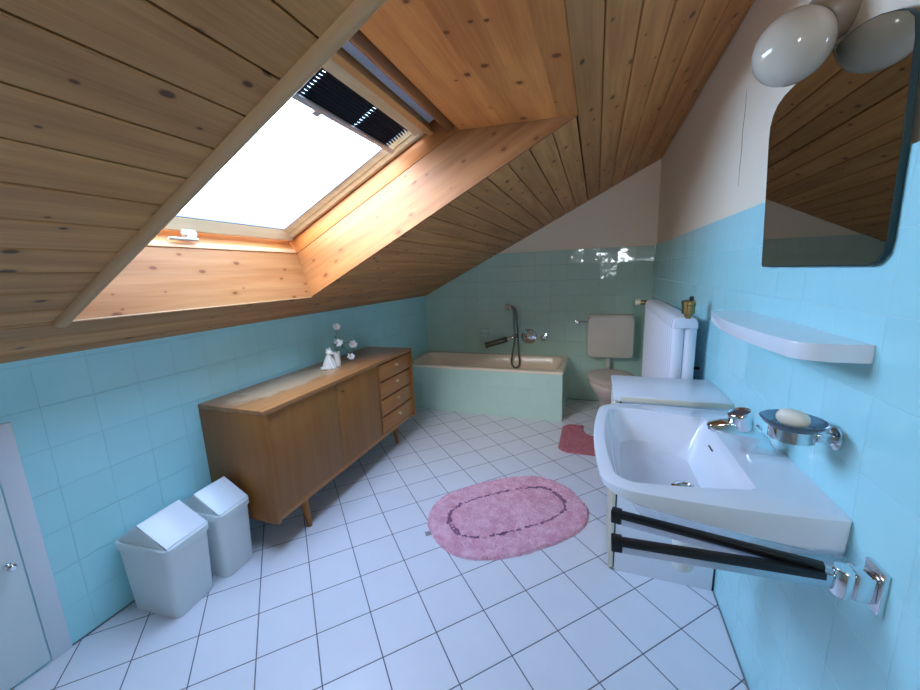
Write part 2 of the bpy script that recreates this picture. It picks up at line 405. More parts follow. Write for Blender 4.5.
fm = MB(); frame_y(fm, WX0, WX1, WZ0, WZ1, YF-0.08, YF-0.02, 0.045); rel(fm, w2).build('window_frame', 'frame_paint', w2)
rel(MB().box((WX0+.045, YF-.056, WZ0+.045), (WX1-.045, YF-.052, WZ1-.045)), w2).build('pane', 'pane', w2)

# ceiling: tongue and groove boards on the slope, in the slope's own frame
UM = (XR+0.01-XL)/CA
ce = MB()
seams = sorted([1.4579+0.107*k for k in range(-14, 11)] + [U0, U1])
seams = [u for u in seams if -0.0 < u < UM]
seams = [0.0] + seams + [UM]
for a, b in zip(seams[:-1], seams[1:]):
    if b-a < 0.012: continue
    gp = 0.0020
    inside = a >= U0-1e-4 and b <= U1+1e-4
    for (ya, yb) in (((YF, Y0-.0145), (Y1+.0145, YB+0.01)) if inside else ((YF, YB+0.01),)):
        ce.box((a+gp, ya, 0), (b-gp, yb, 0.016), bevel=0.0024, seg=1)
# the boarded ceiling's dark backing round the shaft
BK = 1
def back(u0, u1, y0, y1, w0, w1): ce.box((u0, y0, w0), (u1, y1, w1), mi=BK)
back(-0.12, U0, YF-0.1, YB+0.1, 0.017, 0.45)
back(U1, UM+0.12, YF-0.1, YB+0.1, 0.017, 0.45)
back(U0, U1, YF-0.1, Y0-0.052, 0.017, 0.45); back(U0, U1, Y1+0.052, YB+0.1, 0.017, 0.45)
for a, b in ((Y0, Y1),):
    back(1.50, U1, a-0.052, b+0.052, 0.265, 0.45)
    back(U0, U1, a-0.052, a-0.0145, 0.017, 0.24); back(U0, U1, b+0.0145, b+0.052, 0.017, 0.24)
ceo = ce.build('ceiling', ['pine', 'roof'], smooth=30)
ceo.matrix_world = SLOPE
tag(ceo, 'sloping ceiling of knotty pine boards running the length of the room', 'ceiling', kind='structure')

# roof windows in the slope
FB, FT = 0.345, 1.445      # frame opening along the slope
def quadslab(m, p, n, t, mi=0):
    n = Vector(n).normalized()*t
    m.loft([[tuple(Vector(q)) for q in p], [tuple(Vector(q)+n) for q in p]], mi=mi)
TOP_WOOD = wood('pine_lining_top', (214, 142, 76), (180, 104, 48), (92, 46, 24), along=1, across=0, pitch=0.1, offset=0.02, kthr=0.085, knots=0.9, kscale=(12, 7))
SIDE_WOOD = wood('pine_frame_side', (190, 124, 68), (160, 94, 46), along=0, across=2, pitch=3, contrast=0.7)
SILL_WOOD = wood('pine_sill', (232, 186, 140), (214, 158, 108), along=1, across=0, pitch=3, contrast=0.6)
GASKET = mat('grey_gasket', (120, 128, 140), 0.6)
def roof_window(name, label, Y0, Y1, HY):
    w1 = bpy.data.objects.new(name, None); COL.objects.link(w1); w1.matrix_world = SLOPE
    tag(w1, label, 'window', kind='structure')
    m_ = MB(); quadslab(m_, [(U0, Y0, 0.0), (U0, Y1, 0.0), (FB, Y1, WW), (FB, Y0, WW)], (-1, 0, 0.18), 0.014); m_.build('shaft_lining', 'pine_lining', w1, smooth=20)
    m_ = MB(); quadslab(m_, [(U1, Y0, 0.0), (U1, Y1, 0.0), (FT, Y1, WW), (FT, Y0, WW)], (0.48, 0, 0.88), 0.014); m_.build('shaft_lining', TOP_WOOD, w1, smooth=20)
    for y, n in ((Y0, -1), (Y1, 1)):
        m_ = MB(); quadslab(m_, [(U0, y, 0.0), (U1, y, 0.0), (FT, y, WW), (FB, y, WW)], (0, n, 0), 0.014); m_.build('shaft_lining', 'pine_side', w1, smooth=20)
    # fixed outer frame, its inner faces continue the shaft
    W2, W3 = 0.322, 0.40
    m_ = MB()
    for y0, y1 in ((Y0-0.05, Y0+0.002), (Y1-0.002, Y1+0.05)):
        m_.box((FB-0.045, y0, WW+0.002), (FT+0.05, y1, W3), bevel=0.003)
    m_.build('side_frame', SIDE_WOOD, w1)
    m_ = MB(); m_.box((FB-0.045, Y0+0.002, WW+0.002), (FB+0.006, Y1-0.002, 0.270), bevel=0.004); m_.box((FB-0.045, Y0+.002, 0.270), (FB-0.012, Y1-.002, W3), mi=1, bevel=0.002)
    m_.build('bottom_frame', [SILL_WOOD, 'pine_frame'], w1)
    # top: brown control bar, grey ventilation flap, pine bead
    m_ = MB()
    m_.loft([[(1.418+0.026*math.cos(a), y, 0.288+0.030*math.sin(a)) for a in [2*PI*j/20 for j in range(20)]] for y in (Y0+0.002, Y1-0.012)])
    m_.build('control_bar', 'brown_bar', w1)
    m_ = MB(); m_.box((1.445, Y0-.02, WW+.003), (1.497, Y1+.02, W3), bevel=0.003); m_.box((1.337, Y0+.003, .353), (1.448, Y1-.003, W3)); m_.build('top_frame', 'pine_frame', w1)
    m_ = MB(); m_.box((1.345, Y0+0.02, 0.336), (1.437, Y1-0.03, 0.346), bevel=0.002);
    m_.build('vent_flap', 'grey_flap', w1)
    # sash
    m_ = MB(); SY0, SY1 = Y0+0.004, Y1-0.004
    m_.box((1.312, SY0, 0.300), (1.338, SY1, 0.3615), bevel=0.003, mi=1)               # pine bead
    m_.box((1.268, SY0+.02, 0.316), (1.311, SY1-.05, 0.3615), bevel=0.003)             # pale top rail
    # bottom rail with a long bevel down to the glass, and two stiles
    m_.loft([[(FB+.008, y, .318), (FB+.022, y, .316), (.402, y, .348), (.402, y, .385), (FB+.008, y, .385)] for y in (SY0, SY1)])
    for y0, d in ((SY1, -1), (SY0, 1)):
        m_.loft([[(u, y0, .324), (u, y0+d*.022, .324), (u, y0+d*.040, .336), (u, y0+d*.046, .337), (u, y0+d*.072, .352), (u, y0+d*.072, .385), (u, y0, .385)] for u in (.352, 1.335)])
    sash = m_.build('sash', ['sash_wood', 'pine_frame'], w1, smooth=20)
    m_ = MB(); m_.box((0.398, SY0+.068, 0.362), (1.34, SY1-.068, 0.366)); m_.build('pane', 'pane', sash)
    m_ = MB()
    for a, b in (((.400, SY0+.07, .352), (.407, SY1-.07, .361)), ((.407, SY1-.078, .352), (1.3, SY1-.071, .361)), ((.407, SY0+.071, .352), (1.3, SY0+.078, .361))):
        m_.box(a, b)
    m_.build('glazing_gasket', GASKET, sash)
    # lever handle on the bottom rail
    m_ = MB()
    m_.box((0.354, HY-.030, 0.290), (0.374, HY+.030, 0.318), bevel=0.006, seg=3)
    m_.box((0.359, HY-.015, 0.276), (0.375, HY+.020, 0.298), bevel=0.006, seg=3)
    m_.loft([[(0.367+0.008*math.cos(2*PI*j/14), y, 0.274+h*math.sin(2*PI*j/14)) for j in range(14)] for y, h in ((HY+.022, .006), (HY-.03, .007), (HY-.075, .006), (HY-.095, .004))])
    m_.build('handle', 'handle', w1)
    return w1

roof_window('window_1', 'roof window set deep in a pine lined shaft above the sideboard', Y0, Y1, 1.135)
# trim mouldings
tr = MB()
rings = []
for u in (U0-0.012, UM):
    rings.append([(u, Y0-0.036, 0.0), (u, Y0-0.034, -0.010), (u, Y0-0.024, -0.017), (u, Y0-0.010, -0.017), (u, Y0+0.0, -0.010), (u, Y0+0.001, 0.0)])
tr.loft(rings)
t1 = tr.build('trim_1', 'moulding', smooth=50); t1.matrix_world = SLOPE
tag(t1, 'rounded pale wooden moulding running up the ceiling beside the roof window', 'moulding', kind='structure')
tr = MB().box((U0-0.008, Y0+0.002, -0.006), (U0+0.001, Y1, 0.0), bevel=0.002)
t2 = tr.build('trim_2', 'moulding'); t2.matrix_world = SLOPE
tag(t2, 'thin pale bead along the lower edge of the roof window shaft', 'moulding', kind='structure')
# grey joints where floor meets the walls
j_ = MB().box((XL, 0.58, 0), (XL+0.006, 3.16, 0.006), bevel=0.002); j_.box((XR-0.005, YF, 0), (XR, 1.55, 0.005), bevel=.002); j_.box((-.23, YB-.005, 0), (XR, YB, .005), bevel=.002)
tag(j_.build('trim_3', 'seal'), 'dark grey sealed joint along the foot of the tiled walls', 'joint', kind='structure')

# low door in the knee wall
d1 = thing('door_1', 'low white cupboard door in the turquoise wall', 'door', (XL, 0.25, 0), kind='structure')
rel(MB().box((XL-.02, -.10, 0.012), (XL+.012, .520, .835), bevel=.004), d1).build('door_panel', 'white_paint', d1)
fr = MB(); fr.box((XL-.02, .524, 0), (XL+.008, .580, .879), bevel=.003); fr.box((XL-.02, -.16, 0), (XL+.008, -.104, .879), bevel=.003); fr.box((XL-.02, -.104, .839), (XL+.008, .524, .879), bevel=.003)
rel(fr, d1).build('door_frame', 'frame_paint', d1)
kn = MB(); kn.lathe([(.010, 0), (.010, .003), (.005, .005), (.005, .018), (.011, .024), (.012, .032), (.007, .038)], 20, tf=axis_tf((XL+.012, .487, .422), (1, 0, 0)))
rel(kn, d1).build('knob', 'chrome', d1)

# ------------------------------------------------------------------ pleated blind on the roof window
bl = bpy.data.objects.new('pleated_blind', None); COL.objects.link(bl); bl.matrix_world = SLOPE
tag(bl, 'dark navy pleated blind half lowered under the top of the roof window', 'blind')
UB0, UB1, YB0, YB1 = 1.142, 1.268, Y0+0.03, Y1-0.082
NP = 9; ys = [YB0]
holes = [0.80, 0.94, 1.087, 1.373]
for h in holes: ys += [h-0.0035, h+0.0035]
ys += [YB1-0.036, YB1]
m_ = MB(); rows = []
for i in range(2*NP+1):
    u = UB0 + (UB1-UB0)*i/(2*NP); w = 0.336 + (0.010 if i % 2 else 0.0)
    rows.append([(u, (y if k < len(ys)-1 else y-(0.022 if i % 2 else 0)), w) for k, y in enumerate(ys)])
n = len(ys); vs = [p for r in rows for p in r]; fs = []
for i in range(2*NP):
    for j in range(n-1):
        if i % 2 and j in (1, 3, 5, 7): continue
        fs.append((i*n+j, i*n+j+1, (i+1)*n+j+1, (i+1)*n+j))
m_.add(vs, fs)
fab = m_.build('pleated_fabric', 'blind', bl, smooth=0)
sol = fab.modifiers.new('thickness', 'SOLIDIFY'); sol.thickness = 0.0008
m_ = MB().box((UB0-0.014, YB0, 0.320), (UB0+.004, YB1+.03, 0.3355), bevel=0.003); m_.build('bottom_rail', 'rail', bl)
m_ = MB().box((UB0-0.034, 1.155, 0.325), (UB0-0.014, 1.19, 0.333), bevel=0.003); m_.build('pull_tab', 'rail', bl)

# ------------------------------------------------------------------ sideboard
SX0, SX1, SY0, SY1, SZ0, SZ1 = -1.781, -1.372, 1.174, 2.618, 0.165, 0.730
sb = thing('sideboard', 'long low walnut veneer sideboard with tapered legs against the turquoise wall', 'sideboard', ((SX0+SX1)/2, (SY0+SY1)/2, 0))
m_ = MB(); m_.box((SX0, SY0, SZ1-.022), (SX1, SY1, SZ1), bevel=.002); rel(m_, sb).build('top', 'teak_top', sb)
for y0 in (SY0, SY1-.022): rel(MB().box((SX0, y0, SZ0), (SX1, y0+.022, SZ1-.022), bevel=.002), sb).build('side_panel', 'teak_end', sb)
m_ = MB(); m_.box((SX0, SY0+.022, SZ0+.01), (SX1-.03, SY1-.022, SZ1-.022)); rel(m_, sb).build('carcass', 'teak_dark', sb)
m_ = MB(); m_.box((SX1-.05, SY0+.022, SZ0+.002), (SX1-.014, SY1-.022, SZ0+.032), bevel=.002); rel(m_, sb).build('bottom_rail', 'teak', sb)
D0, D1, D2 = SY0+.025, 1.690, 2.135
for y0, y1 in ((D0, D1-.0015), (D1+.0015, D2-.008)):
    m_ = MB().box((SX1-.030, y0, SZ0+.035), (SX1-.010, y1, SZ1-.025), bevel=.0015)
    d_ = rel(m_, sb).build('door', 'teak_v', sb)
    if y0 > 1.6:
        k = MB(); k.lathe([(.009, 0), (.009, .002), (.003, .003), (.003, .004)], 18, tf=axis_tf((SX1-.010, 1.730, .652), (1, 0, 0)))
        k.box((SX1-.008, 1.727, .648), (SX1+.006, 1.733, .656), bevel=.001); k.lathe([(.008, 0), (.009, .001), (.008, .002)], 18, tf=axis_tf((SX1+.006, 1.730, .652), (0, 1, 0)))
        rel(k, sb).build('key', 'brass', d_)
m_ = MB().box((SX1-.03, D2-.006, SZ0+.035), (SX1-.006, D2+.006, SZ1-.025), bevel=.001); rel(m_, sb).build('divider', 'teak_end', sb)
dz = (SZ1-.025 - (SZ0+.035))/4
for k in range(4):
    z0 = SZ0+.035+dz*k
    m_ = MB().box((SX1-.030, D2+.009, z0+.002), (SX1-.010, SY1-.025, z0+dz-.010), bevel=.0015)
    dr = rel(m_, sb).build('drawer', 'teak', sb)
    kb = MB().lathe([(.009, 0), (.009, .0015), (.005, .003), (.005, .009), (.011, .013), (.011, .017), (.006, .020)], 16, tf=axis_tf((SX1-.0102, (D2+SY1-.02)/2, z0+dz*.62), (1, 0, 0)))
    rel(kb, sb).build('knob', 'pull', dr)
for x, y, sx, sy in ((SX1-.045, 1.385, .012, .01), (SX1-.075, 2.40, .005, .012), (SX0+.06, 1.385, -.012, .01), (SX0+.06, 2.40, -.012, .012)):
    m_ = MB(); rings = []
    for z, r, k in ((SZ0+.01, .024, 0), (.12, .020, .35), (0, .0115, 1)):
        rings.append([(x+sx*k+r*math.cos(2*PI*j/20), y+sy*k+r*math.sin(2*PI*j/20), z) for j in range(20)])
    rel(m_.loft(rings), sb).build('leg', 'teak_end', sb)

# cat figurine, vase and flowers on the sideboard
ct = thing('cat_figurine', 'small white porcelain cat sitting on the sideboard beside the vase', 'figurine', (-1.60, 1.900, SZ1), 0.15)
m_ = MB(); rings = []
for z, a, b, cx in ((0, .034, .030, 0), (.012, .038, .034, 0), (.035, .034, .030, .002), (.060, .025, .024, .006), (.080, .018, .018, .010), (.092, .014, .014, .012)):
    rings.append([(cx+a*math.cos(2*PI*j/24), b*math.sin(2*PI*j/24), z) for j in range(24)])
m_.loft(rings)
m_.build('body', 'porcelain', ct)
m_ = MB(); m_.ball((.016, 0, .106), (.022, .021, .019)); m_.ball((.036, 0, .100), (.009, .010, .007))
for s_ in (-1, 1):
    m_.loft([[(.012+.008*math.cos(2*PI*j/10), s_*.014+.007*math.sin(2*PI*j/10), .116) for j in range(10)], [(.012+.001*math.cos(2*PI*j/10), s_*.017+.001*math.sin(2*PI*j/10), .138) for j in range(10)]])
m_.build('head', 'porcelain', ct)
for s_ in (-1, 1):
    m_ = MB(); m_.tube([(.022, s_*.012, .065), (.034, s_*.013, .035), (.040, s_*.013, .010), (.050, s_*.013, .006)], [.009, .009, .008, .007]); m_.build('front_leg', 'porcelain', ct)
m_ = MB(); m_.tube([(-.03, 0, .01), (-.034, -.025, .008), (-.01, -.042, .008), (.018, -.042, .009)], [.008, .008, .007, .005]); m_.build('tail', 'porcelain', ct)
va = thing('vase', 'small white porcelain vase with sprigs standing beside the cat figurine', 'vase', (-1.588, 1.968, SZ1))
m_ = MB(); m_.lathe([(.022, 0), (.027, .004), (.028, .03), (.026, .06), (.024, .088), (.027, .094), (.024, .094), (.021, .086), (.023, .03), (.015, .012)], 28); m_.build('body', 'porcelain', va)
def flower(tip, label, r=.022, droop=0.0, face=(0.6, -0.6, 0.5)):
    b = Vector((-1.588, 1.968, SZ1+.02)); t = Vector(tip); o = thing('flower', label, 'flower', b, group='white flowers in the vase')
    neck = Vector((-1.588+(t.x+1.588)*.12, 1.968+(t.y-1.968)*.12, SZ1+.096))
    mid = (neck+t)/2 + Vector((0, 0, .03+droop)); pts = []
    for i in range(13):
        s_ = i/12; pts.append((1-s_)**3*b + 3*(1-s_)**2*s_*neck + 3*(1-s_)*s_*s_*(mid+Vector((0, 0, .02))) + s_**3*t)
    MB().tube([p-b for p in pts], .0014, 6).build('stem', 'leaf', o)
    tf = axis_tf(t-b, face); m_ = MB()
    for k in range(6):
        a = 2*PI*k/6 + random.random()*.3; c = Vector((math.cos(a), math.sin(a), 0)); s2 = Vector((-math.sin(a), math.cos(a), 0))
        grid = [[c*(r*q) + s2*(r*.42*math.sin(PI*min(1, q*.92+.05))*w) + Vector((0, 0, r*(.35*q*q - .25*w*w*0.3))) for w in (-1, -.5, 0, .5, 1)] for q in (.1, .35, .6, .85, 1.0)]
        top = grid; bot = [[p-Vector((0, 0, .0008)) for p in row] for row in grid]
        n = 5; vs = [p for row in top for p in row] + [p for row in bot for p in row]; fs = []
        for i in range(4):
            for j in range(4):
                fs.append((i*n+j, i*n+j+1, (i+1)*n+j+1, (i+1)*n+j)); fs.append((25+i*n+j, 25+(i+1)*n+j, 25+(i+1)*n+j+1, 25+i*n+j+1))
        m_.add(vs, fs, tf=tf)
    bl_ = m_.build('blossom', 'petal', o, smooth=80)
    MB().ball((0, 0, .004), .0045, 10, 6, tf=tf).build('flower_centre', 'yellow', bl_)
    lf = MB(); p = pts[7]-b; d = Vector((random.uniform(-.3, .3), random.uniform(-1, 1), .6)).normalized()*.03; q = d.cross(Vector((1, 0, 0))).normalized()*.006
    lf.loft([[p, p+q*.1, p+q*.1+Vector((.0008, 0, 0)), p+Vector((.0008, 0, 0))], [p+d*.5-q, p+d*.5+q, p+d*.5+q+Vector((.0008, 0, 0)), p+d*.5-q+Vector((.0008, 0, 0))], [p+d, p+d+q*.05, p+d+q*.05+Vector((.0008, 0, 0)), p+d+Vector((.0008, 0, 0))]])
    lf.build('leaf', 'leaf', o)
flower((-1.600, 2.018, .984), 'tallest white flower in the vase on the sideboard', .026, 0, (.7, -.6, .5))
flower((-1.590, 2.000, .880), 'white flower just above the rim of the vase', .027, 0, (.8, -.6, .3))
flower((-1.610, 2.062, .874), 'white flower behind the vase rim at middle height', .020, .01, (.6, -.5, .6))
flower((-1.600, 2.176, .836), 'white flower leaning farthest out of the vase towards the bathtub', .030, .03, (.6, -.6, .5))
flower((-1.585, 2.120, .760), 'drooping white flower nearly touching the sideboard top beside the vase', .028, .06, (.5, -.5, .7))

# ------------------------------------------------------------------ two swing-top bins
def make_bin(label, loc, rz, w, d):
    o = thing('waste_bin', label, 'bin', loc, rz, group='white swing lid bins')
    H = .305
    m_ = MB(); P = lambda k, z, r: rrect(-d*k/2, d*k/2, -w*k/2, w*k/2, r, z, 6)
    m_.loft([P(.86, 0, .02), P(.88, .004, .024), P(.98, H-.02, .03), P(.985, H, .03), P(.955, H, .03), P(.94, H-.02, .03), P(.85, .012, .022)]); m_.build('bucket', 'white_plastic', o)
    m_ = MB()   # rim collar with two raised gables
    m_.loft([P(1.0, H-.022, .032), P(1.04, H-.020, .034), P(1.04, H+.004, .034), P(1.0, H+.010, .032), P(.93, H+.010, .030), P(.93, H-.005, .030)])
    hh = .088
    for s_ in (-1, 1):
        y = s_*w*.46
        prof = [(-d*.46, H+.004)] + [(-d*.46 + d*.92*k/12, H+.006+(hh-.006)*(1-abs(k/6-1))**.92) for k in range(1, 12)] + [(d*.46, H+.004)]
        m_.loft([[(x, y-s_*.000, z) for x, z in prof], [(x, y-s_*.006, z-.0) for x, z in prof]])
    m_.build('lid_frame', 'white_plastic', o)
    m_ = MB()   # the swinging roof shaped flap
    fw = w*.43
    def flap(y, k=0): return [(-d*.45, y, H+.014-k), (-d*.03, y, H+hh+.002-k), (0, y, H+hh+.008-k), (d*.03, y, H+hh+.002-k), (d*.49, y, H+.014-k)]
    top0, top1 = flap(-fw-.004), flap(fw+.004)
    vs = top0 + top1 + flap(-fw-.004, .007) + flap(fw+.004, .007); fs = []
    for j in range(4): fs += [(j, j+1, 6+j, 5+j), (10+j, 15+j, 16+j, 11+j), (j, 10+j, 11+j, j+1), (5+j, 6+j, 16+j, 15+j)]
    fs += [(0, 5, 15, 10), (4, 14, 19, 9)]
    m_.add(vs, fs)
    fl = m_.build('flap', 'lid_plastic', o, bevel=.002)
    return o
make_bin('larger white swing lid bin standing nearest the low cupboard door', (-1.630, .852, 0), .09, .190, .268)
make_bin('white swing lid bin wedged between the other bin and the sideboard', (-1.622, 1.060, 0), .05, .168, .262)

# ------------------------------------------------------------------ bathtub with tiled apron
TX0, TX1, TY0, TY1, TZ = XL, -.238, 3.165, YB-.0005, .445
tb = thing('bathtub', 'cream enamel bathtub boxed in with turquoise tiles along the back wall', 'bathtub', ((TX0+TX1)/2, (TY0+TY1)/2, 0))
m_ = MB()
c = lambda x0, x1, y0, y1, r, z: rrect(TX0+x0, TX1-x1, TY0+y0, TY1-y1, r, z, 8)
m_.loft([c(.006, .006, .006, .006, .012, TZ-.024), c(0, 0, 0, .0, .012, TZ-.020), c(0, 0, 0, 0, .014, TZ-.006), c(.006, .006, .006, .003, .014, TZ), c(.06, .05, .052, .05, .10, TZ+.001),
         c(.068, .056, .060, .057, .10, TZ-.008), c(.10, .07, .075, .07, .11, TZ-.12), c(.19, .10, .10, .09, .12, .16), c(.28, .14, .14, .13, .12, .10), c(.36, .22, .22, .22, .10, .09)], (False, True))
rel(m_, tb).build('tub_shell', 'tub_enamel', tb, smooth=40)
m_ = MB().box((TX0, TY0+.006, 0), (TX1-.007, TY0+.03, TZ-.023)); rel(m_, tb).build('front_panel', 'tile_tub', tb)
m_ = MB().box((TX1-.03, TY0+.0305, 0), (TX1-.006, TY1, TZ-.023)); rel(m_, tb).build('end_panel', 'tile_tub_end', tb)
m_ = MB().lathe([(.022, 0), (.024, .003), (.018, .008), (.006, .009)], 20, tf=axis_tf((TX1-.075, 3.50, .375), (-1, 0, .25))); rel(m_, tb).build('overflow_cap', 'dark_metal', tb)

# bath mixer with long spout, the hand shower and a valve, all on the back wall
bmx = thing('bath_mixer', 'chrome bath mixer with round plate on the back wall over the bathtub', 'tap', (-.640, YB, .640))
def wdisc(m, x, z, prof, n=28): m.lathe(prof, n, tf=axis_tf((x, YB, z), (0, -1, 0)))
m_ = MB(); wdisc(m_, -.632, .640, [(.078, 0), (.080, .004), (.074, .012), (.050, .016), (.034, .017)]); rel(m_, bmx).build('wall_plate', 'chrome', bmx)
m_ = MB(); wdisc(m_, -.632, .640, [(.032, .016), (.033, .05), (.028, .062), (.012, .066)]); m_.tube([(-.632, YB-.055, .64), (-.612, YB-.075, .66), (-.585, YB-.10, .69)], [.010, .009, .007]); rel(m_, bmx).build('lever', 'chrome', bmx)
m_ = MB(); wdisc(m_, -.775, .640, [(.030, 0), (.030, .006), (.018, .010), (.018, .05), (.010, .055)]); m_.tube([(-.775, YB-.042, .640), (-.800, YB-.052, .634), (-.850, YB-.056, .612)], [.013, .013, .012]); rel(m_, bmx).build('elbow', 'chrome', bmx)
m_ = MB(); p0, p1 = Vector((-.845, YB-.056, .614)), Vector((-1.075, YB-.072, .545)); d_ = (p1-p0).normalized()
pp, rr = [], []
for k in range(41):
    pp.append(p0+(p1-p0)*k/40); rr.append(.028 if k % 4 < 3 else .0255)
rr[0] = .016; rr[38] = rr[39] = rr[40] = .033
m_.tube(pp, rr, 18); rel(m_, bmx).build('spout', 'hose_metal', bmx)
hs = thing('hand_shower', 'hand shower hanging upright over the bathtub with its hose looping into the tub', 'shower', (-.785, YB-.03, .94))
m_ = MB(); wdisc(m_, -.775, .93, [(.018, 0), (.018, .006), (.010, .010), (.010, .035)]); rel(m_, hs).build('wall_bracket', 'chrome', hs)
m_ = MB(); m_.tube([(-.766, YB-.082, .72), (-.769, YB-.072, .80), (-.772, YB-.060, .88), (-.778, YB-.058, .93), (-.800, YB-.075, .958)], [.010, .012, .012, .012, .013], 16)
rel(m_, hs).build('shower_handle', 'hose_metal', hs)
m_ = MB().lathe([(.012, -.006), (.034, .004), (.038, .020), (.034, .024)], 24, tf=axis_tf((-.815, YB-.085, .955), (-.45, -.75, -.4))); rel(m_, hs).build('shower_head', 'chrome', hs)
hp = []
for (x, y, z) in ((-.766, YB-.082, .72), (-.764, YB-.088, .60), (-.790, YB-.090, .45), (-.795, YB-.092, .37), (-.770, YB-.098, .330), (-.740, YB-.098, .330), (-.715, YB-.092, .37), (-.720, YB-.085, .46), (-.730, YB-.075, .62), (-.740, YB-.070, .78), (-.752, YB-.055, .90), (-.765, YB-.05, .925)): hp.append(Vector((x, y, z)))
def catmull(P, n=6):
    out = []
    for i in range(len(P)-1):
        a, b, c_, d = P[max(i-1, 0)], P[i], P[i+1], P[min(i+2, len(P)-1)]
        for k in range(n):
            t = k/n; out.append(0.5*((2*b) + (c_-a)*t + (2*a-5*b+4*c_-d)*t*t + (3*b-a-3*c_+d)*t**3))
    return out+[P[-1]]
pp = catmull(hp, 10); rr = [.0095 if k % 2 else .0084 for k in range(len(pp))]
m_ = MB().tube(pp, rr, 10); rel(m_, hs).build('hose', 'hose_metal', hs)
vv = thing('shut_off_valve', 'small round chrome valve right of the bath mixer plate', 'valve', (-.478, YB, .640))
m_ = MB(); wdisc(m_, -.478, .640, [(.036, 0), (.036, .004), (.016, .008), (.016, .03)]); rel(m_, vv).build('wall_flange', 'chrome', vv)
m_ = MB(); wdisc(m_, -.478, .640, [(.018, .03), (.034, .034), (.036, .05), (.030, .062), (.012, .066)], 8); rel(m_, vv).build('knob', 'chrome', vv)
sh = thing('soap_holder', 'small turquoise ceramic soap holder on the tiles above the bathtub', 'soap holder', (-1.095, YB, .665))
m_ = MB(); m_.loft([[(-1.095+s_*.050*k, YB-y, z) for s_, z in ((-1, .66), (1, .66))] + [(-1.095+.05*k, YB-y, .715), (-1.095-.05*k, YB-y, .715)] for y, k in ((0, 1), (.012, .95))])
rel(m_, sh).build('back_plate', 'tile_tub', sh, bevel=.003)
m_ = MB(); m_.loft([rrect(-1.145, -1.045, YB-.05, YB+.0-.012, .018, z, 5) for z in (.646, .650, .664, .666)] + [rrect(-1.139, -1.051, YB-.044, YB-.016, .014, z, 5) for z in (.666, .656)]); rel(m_, sh).build('tray', 'tile_tub', sh)

# ------------------------------------------------------------------ toilet and cistern
XT = .140
ci = thing('cistern', 'flat beige plastic cistern on the back wall above the toilet', 'cistern', (XT, YB, .46))
m_ = MB()
def crect(hw, z0, z1, y, r): return [(p[0], y, p[1]) for p in rrect(XT-hw, XT+hw, z0, z1, r, 0, 8)]
m_.loft([crect(.185, .490, .855, YB-.002, .03), crect(.198, .478, .866, YB-.02, .04), crect(.205, .470, .868, YB-.10, .045), crect(.203, .472, .867, YB-.125, .045), crect(.193, .482, .857, YB-.137, .04)])
rel(m_, ci).build('tank', 'grey_plastic', ci, smooth=45)
m_ = MB().box((XT-.196, YB-.128, .862), (XT+.196, YB-.004, .873), bevel=.005); rel(m_, ci).build('tank_lid', 'grey_plastic', ci)
m_ = MB().tube([(XT-.01, YB-.06, .475), (XT-.01, YB-.06, .40), (XT-.01, YB-.066, .365), (XT-.01, YB-.10, .345), (XT-.01, YB-.17, .342)], .022, 18); m_.lathe([(.03, 0), (.03, .022)], 20, tf=T(XT-.01, YB-.06, .452)); rel(m_, ci).build('flush_pipe', 'grey_plastic', ci)
wv = thing('cistern_valve', 'small chrome stop valve with a thin pipe to the cistern', 'valve', (-.165, YB, .79))
m_ = MB(); wdisc(m_, -.165, .795, [(.020, 0), (.020, .004), (.011, .008), (.011, .035), (.016, .04), (.022, .044), (.022, .06), (.010, .064)], 18); rel(m_, wv).build('valve_body', 'chrome', wv)
m_ = MB().tube([(-.165, YB-.026, .795), (-.12, YB-.028, .80), (-.066, YB-.05, .802)], .006, 10); rel(m_, wv).build('supply_pipe', 'chrome_soft', wv)
to = thing('toilet', 'beige floor standing toilet with closed lid in front of the back wall', 'toilet', (XT, 3.30, 0))
def egg(cy, a, b0, b1, z, n=40):
    out = []
    for j in range(n):
        t = 2*PI*j/n; s_ = math.sin(t); out.append((XT + a*math.cos(t), cy + (b1 if s_ > 0 else b0)*s_, z))
    return out
m_ = MB(); m_.loft([egg(3.36, .105, .15, .26, 0), egg(3.36, .100, .145, .26, .02), egg(3.36, .085, .13, .25, .12), egg(3.33, .095, .17, .27, .20), egg(3.28, .140, .25, .31, .28), egg(3.25, .172, .27, .33, .35), egg(3.25, .178, .275, .33, .385), egg(3.25, .172, .27, .325, .392)])
m_.box((XT-.05, 3.5, .31), (XT+.05, 3.64, .372), bevel=.02); rel(m_, to).build('bowl', 'beige_ceramic', to, smooth=60)
m_ = MB(); m_.loft([egg(3.24, .176, .27, .20, .3925), egg(3.24, .183, .28, .20, .398), egg(3.24, .183, .28, .20, .408), egg(3.24, .176, .27, .20, .412)]); rel(m_, to).build('seat', 'beige_ceramic', to, smooth=60)
m_ = MB(); m_.loft([egg(3.24, .178, .272, .20, .4125), egg(3.24, .185, .282, .20, .417), egg(3.24, .180, .276, .20, .428), egg(3.24, .12, .20, .15, .434)]); rel(m_, to).build('lid', 'beige_ceramic', to, smooth=60)
for s_ in (-1, 1): rel(MB().lathe([(.012, 0), (.012, .05)], 14, tf=axis_tf((XT+s_*.06-.025, 3.46, .41), (1, 0, 0))), to).build('hinge', 'grey_plastic', to)

